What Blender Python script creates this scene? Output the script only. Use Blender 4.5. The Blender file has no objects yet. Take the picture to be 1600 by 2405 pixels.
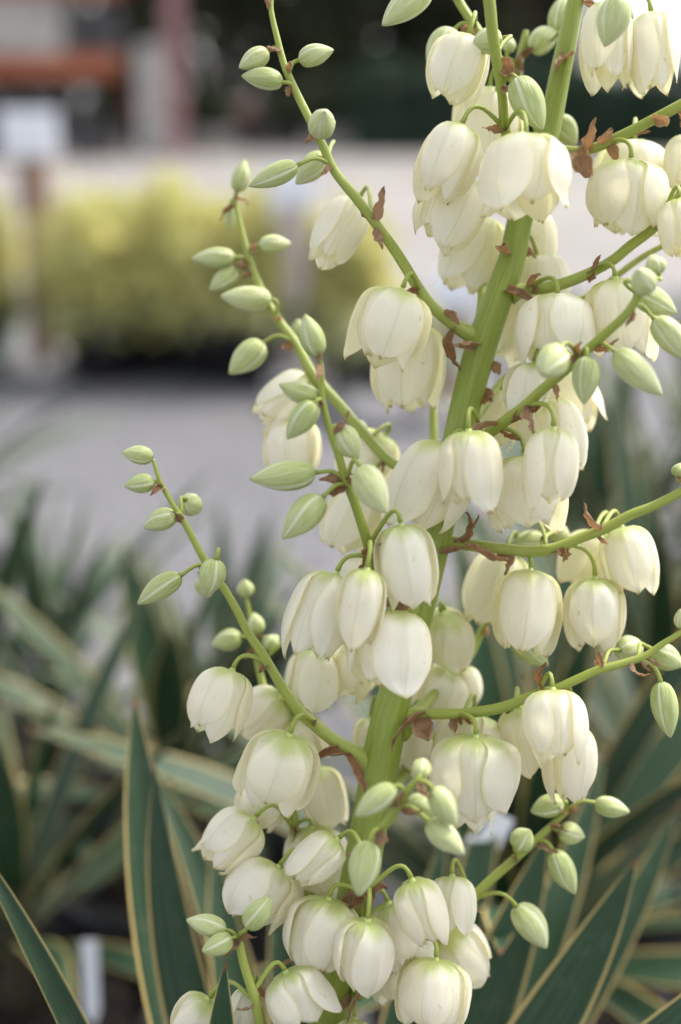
import bpy, math, random
from mathutils import Vector, Matrix, Quaternion, noise as mnoise
random.seed(7)
sc = bpy.context.scene
R = math.radians
COL = sc.collection

# ------------------------------------------------------------------ camera
W0, H0 = 1600.0, 2405.0
K = 0.00025                 # metres per photo pixel in the plane of the main stem
D0 = 0.835                  # distance of that plane
PITCH = R(16.9)
CAM = Vector((0, 0, 1.30))
FWD = Vector((0, math.cos(PITCH), -math.sin(PITCH)))
UP = Vector((0, math.sin(PITCH), math.cos(PITCH)))
RT = Vector((1, 0, 0))
cam_d = bpy.data.cameras.new('camera')
cam = bpy.data.objects.new('camera', cam_d); COL.objects.link(cam)
cam.location = CAM
cam.rotation_euler = (R(90) - PITCH, 0, 0)
cam_d.sensor_fit = 'VERTICAL'; cam_d.sensor_height = 36.0; cam_d.sensor_width = 24.0
cam_d.lens = 36.0 * D0 / (H0 * K)
cam_d.clip_start = 0.02; cam_d.clip_end = 3000
cam_d.dof.use_dof = True
cam_d.dof.focus_distance = D0 - 0.035
cam_d.dof.aperture_fstop = 2.25
cam_d.dof.aperture_blades = 0
sc.camera = cam

# ------------------------------------------------------------------ sky, sun, exposure
SUN_EL, SUN_AZ = R(50), R(58)        # azimuth clockwise from +Y (the view direction)
w = bpy.data.worlds.new('World'); sc.world = w; w.use_nodes = True
nt = w.node_tree; nt.nodes.clear()
wo = nt.nodes.new('ShaderNodeOutputWorld'); bg = nt.nodes.new('ShaderNodeBackground')
sky = nt.nodes.new('ShaderNodeTexSky'); sky.sky_type = 'NISHITA'
sky.sun_disc = False; sky.sun_elevation = SUN_EL; sky.sun_rotation = SUN_AZ
sky.dust_density = 3.0; sky.ozone_density = 0.6; sky.air_density = 1.0
hs = nt.nodes.new('ShaderNodeHueSaturation'); hs.inputs['Saturation'].default_value = 0.20
nt.links.new(sky.outputs[0], hs.inputs['Color'])
nt.links.new(hs.outputs[0], bg.inputs['Color'])
bg.inputs['Strength'].default_value = 0.15
nt.links.new(bg.outputs[0], wo.inputs['Surface'])
sd = bpy.data.lights.new('sun', 'SUN'); sun = bpy.data.objects.new('sun', sd); COL.objects.link(sun)
sd.energy = 1.4; sd.angle = R(11); sd.color = (1.0, 0.92, 0.78)
sdir = Vector((math.sin(SUN_AZ) * math.cos(SUN_EL), math.cos(SUN_AZ) * math.cos(SUN_EL), math.sin(SUN_EL)))
sun.rotation_euler = (-sdir).to_track_quat('-Z', 'Y').to_euler()
sun.location = (0, 0, 20)
sc.view_settings.view_transform = 'Standard'; sc.view_settings.look = 'None'
sc.view_settings.gamma = 1.0; sc.view_settings.use_curve_mapping = False
sc.view_settings.exposure = 1.48
sc.render.engine = 'CYCLES'
sc.cycles.use_denoising = True
sc.cycles.max_bounces = 14; sc.cycles.diffuse_bounces = 10; sc.cycles.transmission_bounces = 10
sc.cycles.caustics_reflective = False; sc.cycles.caustics_refractive = False

def P(px, py, d):
    """world point seen at photo pixel (px,py), d metres along the optical axis"""
    s = K * d / D0
    return CAM + FWD * d + RT * ((px - W0 / 2) * s) + UP * ((H0 / 2 - py) * s)
def PZ(px, py, dz): return P(px, py, D0 + dz)
def ground_at(px, py, z=0.0):
    v = P(px, py, 1.0) - CAM
    return CAM + v * ((z - CAM.z) / v.z)

# ------------------------------------------------------------------ materials
def mat(name):
    m = bpy.data.materials.new(name); m.use_nodes = True
    n = m.node_tree.nodes; n.clear()
    return m, m.node_tree
class NB:
    def __init__(s, t): s.t = t
    def n(s, kind, **kw):
        x = s.t.nodes.new('ShaderNode' + kind)
        for k, v in kw.items():
            if k.startswith('_'): setattr(x, k[1:], v)
        return x
    def l(s, a, b): s.t.links.new(a, b)
    def setin(s, sock, v):
        if hasattr(v, 'is_output'): s.l(v, sock)
        else: sock.default_value = v
    def math(s, op, a, b=0.0, clamp=False):
        x = s.n('Math', _operation=op, _use_clamp=clamp); s.setin(x.inputs[0], a); s.setin(x.inputs[1], b); return x.outputs[0]
    def mix(s, f, a, b):
        x = s.n('Mix', _data_type='RGBA', _clamp_factor=True)
        s.setin(x.inputs[0], f); s.setin(x.inputs[6], a); s.setin(x.inputs[7], b); return x.outputs[2]
    def ramp(s, v, lo, hi, a=0.0, b=1.0):
        x = s.n('MapRange', _interpolation_type='SMOOTHSTEP'); s.setin(x.inputs[0], v)
        x.inputs[1].default_value = lo; x.inputs[2].default_value = hi; x.inputs[3].default_value = a; x.inputs[4].default_value = b
        return x.outputs[0]
    def uv(s):
        a = s.n('UVMap'); b = s.n('SeparateXYZ'); s.l(a.outputs[0], b.inputs[0]); return a.outputs[0], b.outputs[0], b.outputs[1]
    def obj(s): return s.n('TexCoord').outputs['Object']
    def scale(s, v, sx, sy, sz):
        m = s.n('Mapping'); s.l(v, m.inputs[0]); m.inputs['Scale'].default_value = (sx, sy, sz); return m.outputs[0]
    def noise(s, v, sc_, det=4.0, rough=0.55):
        x = s.n('TexNoise'); s.l(v, x.inputs['Vector']); x.inputs['Scale'].default_value = sc_
        x.inputs['Detail'].default_value = det; x.inputs['Roughness'].default_value = rough; return x.outputs[0]
    def rnd(s): return s.n('ObjectInfo').outputs['Random']
    def bump(s, h, st, dist=0.001):
        x = s.n('Bump'); s.l(h, x.inputs['Height']); x.inputs['Strength'].default_value = st; x.inputs['Distance'].default_value = dist; return x.outputs[0]
    def surf(s, color, rough=0.5, spec=0.4, normal=None, trans=0.0, tcol=None, sheen=0.0):
        p = s.n('BsdfPrincipled'); s.setin(p.inputs['Base Color'], color); s.setin(p.inputs['Roughness'], rough)
        p.inputs['Specular IOR Level'].default_value = spec
        if normal: s.l(normal, p.inputs['Normal'])
        o = s.n('OutputMaterial'); out = p.outputs[0]
        if trans:
            t = s.n('BsdfTranslucent'); s.setin(t.inputs[0], tcol if tcol is not None else color)
            if normal: s.l(normal, t.inputs['Normal'])
            m = s.n('MixShader'); m.inputs[0].default_value = trans
            s.l(p.outputs[0], m.inputs[1]); s.l(t.outputs[0], m.inputs[2]); out = m.outputs[0]
        s.l(out, o.inputs[0])

def c4(r, g, b): return (r, g, b, 1.0)
M = {}
def m_petal():
    m, t = mat('petal'); b = NB(t); uvv, u, v = b.uv()
    # u along the petal (0 base .. 1 tip), v across (0..1); fine lengthwise veins
    vein = b.noise(b.scale(uvv, 1.6, 26.0, 1.0), 2.2, 3.0, 0.6)
    mott = b.noise(b.scale(b.obj(), 1, 1, 1), 45.0, 3.0)
    col = b.mix(b.ramp(vein, 0.38, 0.64), c4(0.885, 0.88, 0.84), c4(0.93, 0.93, 0.92))
    col = b.mix(b.math('MULTIPLY', b.rnd(), 0.25), col, c4(0.87, 0.82, 0.64))
    col = b.mix(b.ramp(mott, 0.5, 0.9, 0.0, 0.25), col, c4(0.80, 0.78, 0.60))
    # green flush running up the middle from the base
    dv = b.math('ABSOLUTE', b.math('SUBTRACT', v, 0.5))
    lim = b.math('ADD', b.math('MULTIPLY', b.math('SUBTRACT', 0.5, dv), 0.26), b.math('MULTIPLY', vein, 0.16))
    lim = b.math('ADD', lim, b.math('MULTIPLY', b.rnd(), 0.06))
    g = b.ramp(b.math('SUBTRACT', u, lim), -0.13, 0.12, 1.0, 0.0)
    col = b.mix(b.math('MULTIPLY', g, 0.85), col, c4(0.42, 0.56, 0.13))
    # greenish-yellow keel and tip
    keel = b.ramp(dv, 0.0, 0.035, 0.42, 0.0)
    col = b.mix(b.math('MULTIPLY', keel, b.ramp(u, 0.2, 0.95, 0.35, 1.0)), col, c4(0.62, 0.62, 0.30))
    tip = b.ramp(u, 0.93, 1.0, 0.0, 0.55)
    col = b.mix(tip, col, c4(0.62, 0.60, 0.28))
    edge = b.ramp(dv, 0.44, 0.50, 0.0, 0.55)
    col = b.mix(edge, col, c4(0.74, 0.68, 0.36))
    bru = b.noise(b.scale(b.obj(), 1, 1, 1), 210.0, 2.0, 0.4)
    col = b.mix(b.math('MULTIPLY', b.ramp(bru, 0.70, 0.80), 0.45), col, c4(0.50, 0.36, 0.18))
    col = b.mix(b.math('MULTIPLY', b.ramp(u, 0.965, 0.995), b.ramp(b.rnd(), 0.45, 0.9)), col, c4(0.30, 0.17, 0.07))
    tc = b.mix(0.6, col, c4(0.97, 0.87, 0.45))
    nm = b.bump(vein, 0.38, 0.0014)
    b.surf(col, 0.32, 0.5, nm, 0.46, tc); M['petal'] = m
def m_bud():
    m, t = mat('bud'); b = NB(t); uvv, u, v = b.uv()
    streak = b.noise(b.scale(uvv, 1.0, 16.0, 1.0), 3.0, 3.0, 0.6)
    k = b.math('FRACT', b.math('MULTIPLY', v, 3.0))
    dk = b.math('ABSOLUTE', b.math('SUBTRACT', k, 0.5))       # 0 at tepal middle, .5 at seams
    seam = b.ramp(dk, 0.40, 0.485)
    mid = b.ramp(dk, 0.0, 0.06, 1.0, 0.0)
    rn = b.rnd()
    green = b.mix(rn, c4(0.29, 0.37, 0.085), c4(0.40, 0.46, 0.15))
    pale = b.mix(rn, c4(0.52, 0.58, 0.29), c4(0.66, 0.68, 0.42))
    col = b.mix(b.ramp(streak, 0.38, 0.62), green, b.mix(0.6, green, pale))
    bl = b.noise(b.obj(), 90.0, 3.0)
    col = b.mix(b.ramp(bl, 0.55, 0.75, 0.0, 0.35), col, c4(0.30, 0.38, 0.10))
    col = b.mix(b.ramp(u, 0.0, 0.75, 0.0, 0.5), col, pale)
    col = b.mix(b.math('MULTIPLY', seam, 0.75), col, c4(0.76, 0.77, 0.58))
    col = b.mix(b.math('MULTIPLY', mid, 0.25), col, c4(0.70, 0.74, 0.48))
    col = b.mix(b.ramp(u, 0.955, 0.995, 0.0, 0.8), col, c4(0.34, 0.22, 0.14))
    nm = b.bump(streak, 0.5, 0.0014)
    b.surf(col, 0.42, 0.4, nm, 0.12, b.mix(0.5, col, c4(0.7, 0.75, 0.3))); M['bud'] = m
def m_stem(name, a, bb, pale):
    m, t = mat(name); b = NB(t); uvv, u, v = b.uv()
    st = b.noise(b.scale(uvv, 3.0, 40.0, 1.0), 1.0, 4.0, 0.6)
    big = b.noise(b.obj(), 22.0, 3.0)
    col = b.mix(b.ramp(st, 0.35, 0.7), a, bb)
    col = b.mix(b.ramp(big, 0.45, 0.85, 0.0, 0.5), col, pale)
    sc_ = b.noise(b.scale(b.obj(), 1, 1, 2.5), 160.0, 3.0, 0.5)
    col = b.mix(b.math('MULTIPLY', b.ramp(sc_, 0.62, 0.74), 0.5), col, c4(0.30, 0.27, 0.10))
    b.surf(col, 0.4, 0.4, b.bump(st, 0.4, 0.0016), 0.0); M[name] = m
def m_bract():
    m, t = mat('bract'); b = NB(t); uvv, u, v = b.uv()
    st = b.noise(b.scale(uvv, 1.5, 22.0, 1.0), 2.0, 5.0, 0.65)
    bl = b.noise(b.obj(), 130.0, 4.0)
    col = b.mix(b.ramp(st, 0.38, 0.62), c4(0.12, 0.048, 0.022), c4(0.40, 0.21, 0.10))
    dv = b.math('MULTIPLY', b.math('ABSOLUTE', b.math('SUBTRACT', v, 0.5)), 2.0)
    col = b.mix(b.math('MULTIPLY', b.rnd(), 0.75), col, c4(0.46, 0.31, 0.19))
    col = b.mix(b.ramp(b.math('ADD', dv, b.math('MULTIPLY', st, .3)), 0.85, 1.15, 0, .7), col, c4(0.50, 0.37, 0.25))
    col = b.mix(b.ramp(bl, 0.48, 0.75, 0.0, 0.55), col, c4(0.085, 0.035, 0.022))
    b.surf(col, 0.55, 0.35, b.bump(st, 0.6, 0.002), 0.30, b.mix(0.45, col, c4(0.50, 0.23, 0.07))); M['bract'] = m
def m_leaf(name, dark, light, edge, ew=0.80):
    m, t = mat(name); b = NB(t); uvv, u, v = b.uv()
    st = b.noise(b.scale(uvv, 0.9, 30.0, 1.0), 1.2, 4.0, 0.6)
    fine = b.noise(b.scale(uvv, 2.0, 90.0, 1.0), 1.2, 3.0, 0.6)
    bl = b.noise(b.obj(), 9.0, 3.0)
    dv = b.math('MULTIPLY', b.math('ABSOLUTE', b.math('SUBTRACT', v, 0.5)), 2.0)
    col = b.mix(b.ramp(st, 0.40, 0.62), dark, light)
    wide = b.noise(b.scale(uvv, 0.25, 7.0, 1.0), 1.0, 2.0)
    col = b.mix(b.ramp(wide, 0.5, 0.66, 0.0, 0.55), col, c4(light[0] * 1.9, light[1] * 1.55, light[2] * 2.1))  # broad greyish streaks: the blade's reflective sheen painted into its colour
    col = b.mix(b.ramp(bl, 0.4, 0.8, 0.0, 0.5), col, light)
    dj = b.math('ADD', dv, b.math('MULTIPLY', b.math('SUBTRACT', st, 0.5), 0.14))
    e = b.ramp(dj, ew - 0.02, ew + 0.025)
    ec = b.mix(b.ramp(fine, 0.3, 0.7), edge, c4(edge[0] * 1.25, edge[1] * 1.2, edge[2] * 1.5))
    col = b.mix(e, col, ec)
    col = b.mix(b.ramp(u, 0.962, 0.985), col, c4(0.16, 0.07, 0.025))
    dust = b.noise(b.obj(), 60.0, 5.0, 0.7)
    col = b.mix(b.ramp(dust, 0.5, 0.8, 0.0, 0.22), col, c4(0.20, 0.20, 0.15))
    b.surf(col, b.ramp(bl, .3, .7, .42, .58), 0.35, b.bump(fine, 0.35, 0.0012), 0.04, b.mix(0.5, col, c4(0.2, 0.3, 0.05))); M[name] = m
def m_simple(name, a, bb, scl=20.0, rough=0.6, spec=0.35, bump=0.2, stretch=(1, 1, 1), bd=0.003, trans=0.0, lo=0.35, hi=0.65):
    m, t = mat(name); b = NB(t)
    v = b.scale(b.obj(), *stretch)
    n1 = b.noise(v, scl, 5.0, 0.6)
    col = b.mix(b.ramp(n1, lo, hi), a, bb)
    b.surf(col, rough, spec, b.bump(n1, bump, bd), trans); M[name] = m
def m_gravel():
    m, t = mat('gravel'); b = NB(t); g = b.n('NewGeometry').outputs['Position']
    vo = b.n('TexVoronoi'); b.l(g, vo.inputs['Vector']); vo.inputs['Scale'].default_value = 55.0
    big = b.noise(g, 1.3, 4.0)
    mid = b.noise(g, 14.0, 5.0)
    sep = b.n('SeparateColor'); b.l(vo.outputs['Color'], sep.inputs[0])
    col = b.mix(sep.outputs[0], c4(0.085, 0.085, 0.095), c4(0.205, 0.205, 0.222))
    col = b.mix(b.ramp(big, 0.35, 0.7, 0.0, 0.5), col, c4(0.175, 0.173, 0.182))
    col = b.mix(b.ramp(mid, 0.55, 0.75, 0.0, 0.6), col, c4(0.14, 0.125, 0.12))
    b.surf(col, 0.8, 0.25, b.bump(vo.outputs['Distance'], 0.8, 0.02)); M['gravel'] = m
m_petal(); m_bud(); m_bract(); m_gravel()
m_stem('stem', c4(0.18, 0.235, 0.028), c4(0.24, 0.305, 0.048), c4(0.33, 0.39, 0.10))
m_stem('twig', c4(0.25, 0.305, 0.046), c4(0.32, 0.375, 0.072), c4(0.41, 0.45, 0.13))
m_leaf('yucca_leaf', c4(0.009, 0.034, 0.012), c4(0.022, 0.058, 0.024), c4(0.36, 0.29, 0.10), 0.87)
m_leaf('yucca_leaf_pale', c4(0.018, 0.048, 0.019), c4(0.052, 0.092, 0.050), c4(0.17, 0.18, 0.085), 0.85)
m_leaf('gold_leaf', c4(0.16, 0.21, 0.05), c4(0.25, 0.28, 0.07), c4(0.56, 0.52, 0.12), 0.32)
m_simple('pistil', c4(0.38, 0.50, 0.13), c4(0.48, 0.56, 0.20), 60, 0.5)
m_simple('trunk', c4(0.022, 0.020, 0.012), c4(0.06, 0.052, 0.03), 30, 0.85, 0.2, 0.8, (1, 1, .3), 0.01)
m_simple('pot', c4(0.006, 0.006, 0.007), c4(0.013, 0.013, 0.015), 14, 0.5, 0.4, 0.1)
m_simple('soil', c4(0.010, 0.008, 0.007), c4(0.030, 0.023, 0.019), 60, 0.9, 0.2, 0.9, bd=0.01)
m_simple('wood', c4(0.19, 0.115, 0.085), c4(0.27, 0.175, 0.135), 9, 0.75, 0.25, 0.3, (6, 6, .5))
m_simple('wood_grey', c4(0.36, 0.31, 0.30), c4(0.48, 0.43, 0.42), 9, 0.75, 0.25, 0.3, (6, 6, .5))
m_simple('white_board', c4(0.70, 0.73, 0.80), c4(0.76, 0.78, 0.84), 12, 0.5, 0.4, 0.05)
m_simple('concrete', c4(0.46, 0.43, 0.42), c4(0.60, 0.57, 0.56), 18, 0.85, 0.25, 0.4)
m_simple('pavement', c4(0.19, 0.178, 0.172), c4(0.255, 0.242, 0.235), 0.9, 0.85, 0.25, 0.2)
m_simple('orange_paint', c4(0.24, 0.075, 0.04), c4(0.33, 0.11, 0.055), 1.6, 0.6, 0.3, 0.1)
m_simple('pink_paint', c4(0.20, 0.105, 0.115), c4(0.28, 0.16, 0.165), 1.6, 0.6, 0.3, 0.1)
m_simple('grey_box', c4(0.30, 0.29, 0.28), c4(0.46, 0.45, 0.43), 2.5, 0.8, 0.25, 0.1)
m_simple('dark_box', c4(0.035, 0.035, 0.04), c4(0.08, 0.075, 0.08), 2.5, 0.8, 0.25, 0.1)
m_simple('bark', c4(0.045, 0.035, 0.026), c4(0.10, 0.08, 0.06), 6, 0.9, 0.2, 0.8, (1, 1, .2), 0.02)
m_simple('tree_leaf', c4(0.026, 0.034, 0.018), c4(0.062, 0.070, 0.036), 0.7, 0.6, 0.3, 0.0, trans=0.2)
m_simple('hedge_leaf', c4(0.016, 0.042, 0.026), c4(0.050, 0.09, 0.055), 1.2, 0.6, 0.3, 0.0, trans=0.2)
m_simple('shrub_leaf', c4(0.020, 0.035, 0.020), c4(0.06, 0.075, 0.035), 3.0, 0.6, 0.3, 0.0, trans=0.2)
m_simple('red_bloom', c4(0.20, 0.035, 0.045), c4(0.32, 0.08, 0.09), 3.0, 0.6, 0.3, 0.0, trans=0.2)
m_simple('blush_bloom', c4(0.34, 0.22, 0.20), c4(0.46, 0.33, 0.29), 3.0, 0.6, 0.3, 0.0, trans=0.2)
m_simple('blue_glaze', c4(0.03, 0.05, 0.16), c4(0.05, 0.08, 0.24), 3.0, 0.3, 0.5, 0.0)
m_simple('gold_fol', c4(0.50, 0.51, 0.21), c4(0.74, 0.70, 0.33), 5.0, 0.55, 0.3, 0.0, trans=0.5)
m_simple('gold_low', c4(0.36, 0.39, 0.18), c4(0.54, 0.55, 0.30), 5.0, 0.55, 0.3, 0.0, trans=0.4)

# ------------------------------------------------------------------ helpers
def mesh_obj(name, verts, faces, m, parent=None, loc=None, uvs=None, smooth=True, mats=None, fmat=None):
    me = bpy.data.meshes.new(name); me.from_pydata([tuple(v) for v in verts], [], faces)
    if uvs is not None:
        ul = me.uv_layers.new(name='UVMap')
        li = [0] * len(me.loops); me.loops.foreach_get('vertex_index', li)
        flat = []
        for i in li: flat.extend(uvs[i])
        ul.data.foreach_set('uv', flat)
    if smooth: me.polygons.foreach_set('use_smooth', [True] * len(me.polygons))
    for mm in (mats or [m]): me.materials.append(M[mm])
    if fmat: me.polygons.foreach_set('material_index', fmat)
    me.update()
    o = bpy.data.objects.new(name, me); COL.objects.link(o)
    if parent: o.parent = parent
    if loc is not None: o.location = loc
    return o
def empty(name, loc, label, cat, group=None):
    o = bpy.data.objects.new(name, None); COL.objects.link(o); o.location = loc
    o.empty_display_size = 0.05
    tag(o, label, cat, group); return o
def tag(o, label, cat, group=None, kind=None):
    if label: o['label'] = label
    if cat: o['category'] = cat
    if group: o['group'] = group
    if kind: o['kind'] = kind
    return o
def crom(pts, n):
    """Catmull-Rom through tuples, n samples per span"""
    out = []
    N = len(pts)
    for i in range(N - 1):
        p0 = pts[max(i - 1, 0)]; p1 = pts[i]; p2 = pts[i + 1]; p3 = pts[min(i + 2, N - 1)]
        for k in range(n):
            t = k / n
            out.append(tuple(0.5 * (2 * b + (c - a) * t + (2 * a - 5 * b + 4 * c - d) * t * t + (3 * b - a - 3 * c + d) * t ** 3)
                             for a, b, c, d in zip(p0, p1, p2, p3)))
    out.append(tuple(pts[-1])); return out
def interp(tab, x):
    """smooth (cubic Hermite) interpolation in a table of (x, value)"""
    if x <= tab[0][0]: return tab[0][1]
    if x >= tab[-1][0]: return tab[-1][1]
    i = 0
    while x > tab[i + 1][0]: i += 1
    def tan(j):
        lo, hi = max(j - 1, 0), min(j + 1, len(tab) - 1)
        return (tab[hi][1] - tab[lo][1]) / (tab[hi][0] - tab[lo][0])
    (x0, y0), (x1, y1) = tab[i], tab[i + 1]
    h = x1 - x0; t = (x - x0) / h; m0, m1 = tan(i) * h, tan(i + 1) * h
    return (2 * t ** 3 - 3 * t * t + 1) * y0 + (t ** 3 - 2 * t * t + t) * m0 + (3 * t * t - 2 * t ** 3) * y1 + (t ** 3 - t * t) * m1
def tube(pts, rads, sides=12, ridge=0.0, cap=True, ridges=5):
    verts, faces, uvs = [], [], []
    n = len(pts); ref = None; L = 0
    for i, p in enumerate(pts):
        t = (pts[min(i + 1, n - 1)] - pts[max(i - 1, 0)]).normalized()
        if ref is None:
            ref = t.orthogonal().normalized()
        ref = (ref - t * ref.dot(t)).normalized()
        bi = t.cross(ref)
        if i: L += (p - pts[i - 1]).length
        for k in range(sides + 1):
            a = 2 * math.pi * k / sides
            r = rads[i] * (1 + ridge * math.sin(ridges * a + 1.3 * math.sin(i * .15)))
            verts.append(p + (ref * math.cos(a) + bi * math.sin(a)) * r); uvs.append((L * 10, k / sides))
    s1 = sides + 1
    for i in range(n - 1):
        for k in range(sides):
            a = i * s1 + k
            faces.append((a, a + 1, a + s1 + 1, a + s1))
    if cap:
        for base, fl in ((0, True), ((n - 1) * s1, False)):
            c = len(verts); verts.append(pts[0] if fl else pts[-1] + (pts[-1] - pts[-2]).normalized() * rads[-1] * .4); uvs.append((0, 0))
            for k in range(sides):
                faces.append((base + k + 1, base + k, c) if fl else (base + k, base + k + 1, c))
    return verts, faces, uvs

def lathe(prof, sides=24):
    verts, faces = [], []
    for r, z in prof:
        for k in range(sides):
            a = 2 * math.pi * k / sides; verts.append(Vector((r * math.cos(a), r * math.sin(a), z)))
    for i in range(len(prof) - 1):
        for k in range(sides):
            a = i * sides + k; b2 = i * sides + (k + 1) % sides
            faces.append((a, b2, b2 + sides, a + sides))
    return verts, faces
def boxmesh(x0, x1, y0, y1, z0, z1, bv=0.0):
    v = [Vector((x, y, z)) for z in (z0, z1) for y in (y0, y1) for x in (x0, x1)]
    f = [(0, 2, 3, 1), (4, 5, 7, 6), (0, 1, 5, 4), (2, 6, 7, 3), (0, 4, 6, 2), (1, 3, 7, 5)]
    return v, f

# ------------------------------------------------------------------ ground and pavement
def sheet(name, x0, x1, y0, y1, z, m):
    o = mesh_obj(name, [(x0, y0, z), (x1, y0, z), (x1, y1, z), (x0, y1, z)], [(0, 1, 2, 3)], m, smooth=False)
    o['kind'] = 'structure'; return o
sheet('ground', -400, 400, -60, 1500, 0.0, 'gravel')
sheet('pavement', -60, 60, 9.2, 34.0, 0.004, 'pavement')

# ------------------------------------------------------------------ yucca leaf
def leaf_mesh(base, tip, width, nrm, bend, sag_dir, fold=0.22, nl=16, twist=0.0, basew=0.55, curl=0.0):
    """strap leaf from base to tip; bend = offset of the middle along sag_dir; nrm = upper-face normal hint"""
    mid = (base + tip) * 0.5 + sag_dir * bend
    verts, uvs, faces = [], [], []
    NA = 8
    prof = [(0, basew), (.12, .72), (.38, 1.0), (.6, .90), (.8, .58), (.92, .26), (.975, .085), (1, .012)]
    rows = []
    for i in range(nl + 1):
        t = i / nl; t = 1 - (1 - t) ** 1.15
        p = base * (1 - t) ** 2 + mid * 2 * t * (1 - t) + tip * t * t
        d = ((mid - base) * (1 - t) + (tip - mid) * t).normalized()
        n = (nrm - d * nrm.dot(d)).normalized()
        if twist: n = Quaternion(d, twist * t) @ n
        s = d.cross(n).normalized()
        hw = width * 0.5 * interp(prof, t)
        th = 0.0012 + 0.0022 * (1 - t)
        rows.append((p, n, s, hw, th, t))
    for sgn in (1, -1):
        for (p, n, s, hw, th, t) in rows:
            for k in range(NA + 1):
                v = -1 + 2 * k / NA
                z = hw * fold * (v * v) * (1.0 if sgn > 0 else 1.0) + sgn * th * 0.5 * (1 - v ** 6) + curl * hw * math.sin(v * 2.2 + t * 3)
                verts.append(p + s * (hw * v * (1 - 0.12 * fold * v * v)) + n * z); uvs.append((t, k / NA))
    off = (nl + 1) * (NA + 1)
    for i in range(nl):
        for k in range(NA):
            a = i * (NA + 1) + k
            faces.append((a, a + 1, a + NA + 2, a + NA + 1))
            b2 = a + off; faces.append((b2, b2 + NA + 1, b2 + NA + 2, b2 + 1))
    return verts, faces, uvs
def add_leaf(parent, base, tip, width, nrm, bend=0.0, sag=None, m='yucca_leaf', **kw):
    o0 = parent.location
    v, f, u = leaf_mesh(base - o0, tip - o0, width, nrm, bend, sag or Vector((0, 0, 1)), **kw)
    return mesh_obj('leaf', v, f, m, parent, uvs=u)

def add_pot(parent, r=0.15, h=0.28):
    v, f = lathe([(0.001, .004), (r * .78, .004), (r * .80, .012), (r * .96, h - .05), (r * 1.0, h - .045), (r * 1.05, h - .04), (r * 1.05, h),
                  (r * .98, h), (r * .95, h - .04), (r * .93, h - .05)], 28)
    mesh_obj('pot', v, f, 'pot', parent)
    v, f = lathe([(0.001, h - .035), (r * .5, h - .03), (r * .94, h - .045)], 24)
    mesh_obj('soil', v, f, 'soil', parent)

def yucca(loc_top, nleaf, length, width, label, group, seed, m='yucca_leaf', pot=True, lean=None, spread=1.0, potr=.15):
    rr = random.Random(seed)
    root = empty('potted_yucca', Vector((loc_top.x, loc_top.y, 0.0)), label, 'yucca', group)
    zt = loc_top.z
    if pot: add_pot(root, potr, max(.26, min(.46, zt - .09)))
    v, f, u = tube([Vector((0, 0, .2)), Vector((.004, 0, zt * .6)), Vector((0, 0, zt - .02)), Vector((0, 0, zt + .05))], [.022, .022, .022, .008], 10)
    mesh_obj('trunk', v, f, 'trunk', root, uvs=u)
    for i in range(nleaf):
        q = (i + .5) / nleaf
        az = i * 2.39996 + rr.uniform(-.2, .2)
        el = R(86 - 78 * q ** .8 * spread) + rr.uniform(-.08, .08)
        ln = length * (0.72 + .36 * math.sin(math.pi * min(q * 1.2, 1))) * rr.uniform(.85, 1.1)
        d = Vector((math.cos(az) * math.cos(el), math.sin(az) * math.cos(el), math.sin(el)))
        if lean: d = (d + lean).normalized()
        b0 = Vector((0, 0, zt + .03 - .09 * q)) + Vector((d.x, d.y, 0)) * .02
        droop = ln * (.06 + .20 * q * q) * rr.uniform(.4, 1.4)
        tip = b0 + d * ln + Vector((0, 0, -droop))
        n = Vector((-d.x * math.sin(el), -d.y * math.sin(el), math.cos(el) + .05))
        v, f, u = leaf_mesh(b0, tip, width * rr.uniform(.8, 1.1), n, droop * .9 + .01, Vector((0, 0, 1)), fold=rr.uniform(.12, .32), nl=10, twist=rr.uniform(-.5, .5))
        mesh_obj('leaf', v, f, m, root, uvs=u)
    return root

# ------------------------------------------------------------------ the flowering yucca
PB = PZ(735, 2950, 0.03)
plant = empty('flowering_yucca', Vector((PB.x, PB.y, 0)), 'flowering yucca with tall branched green stalk of creamy white bell flowers', 'yucca')
O = plant.location.copy()
def ptube(name, pts, rads, m, sides=12, ridge=0.0, ridges=5):
    v, f, u = tube([p - O for p in pts], rads, sides, ridge, True, ridges)
    return mesh_obj(name, v, f, m, plant, uvs=u)
BR = []      # sampled branch points: (px, py, dz, half width px)
def stalk(name, data, m, sides=14, ridge=0.0, n=6, ridges=5):
    if name == 'branch':          # swollen joint where the branch leaves the stem
        data = list(data); i0 = 0 if data[0][3] > data[-1][3] else len(data) - 1
        data[i0] = data[i0][:3] + (data[i0][3] * 1.55,)
    sm = crom(data, n)
    pts = [PZ(x, y, z) for x, y, z, w_ in sm]
    ptube(name, pts, [max(w_, 2) * .5 * K for x, y, z, w_ in sm], m, sides, ridge, ridges)
    for i, (x, y, z, w_) in enumerate(sm): BR.append((x, y, z, w_ * .5))
    return sm
STEM = [(1372, -70, 0, 36), (1353, 0, 0, 41), (1320, 153, 0, 49), (1283, 329, 0, 54), (1226, 497, 0, 59), (1199, 620, 0, 64), (1130, 814, 0, 74), (1081, 1006, 0, 72),
        (1034, 1220, 0, 72), (985, 1420, 0, 76), (930, 1621, 0, 80), (902, 1745, 0, 88), (868, 1936, 0, 86), (835, 2110, .002, 90), (795, 2290, .005, 90), (768, 2405, .01, 92),
        (748, 2640, .02, 98), (735, 2960, .03, 110)]
stalk('stem', STEM, 'stem', 28, 0.022, 6, 5)
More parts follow.
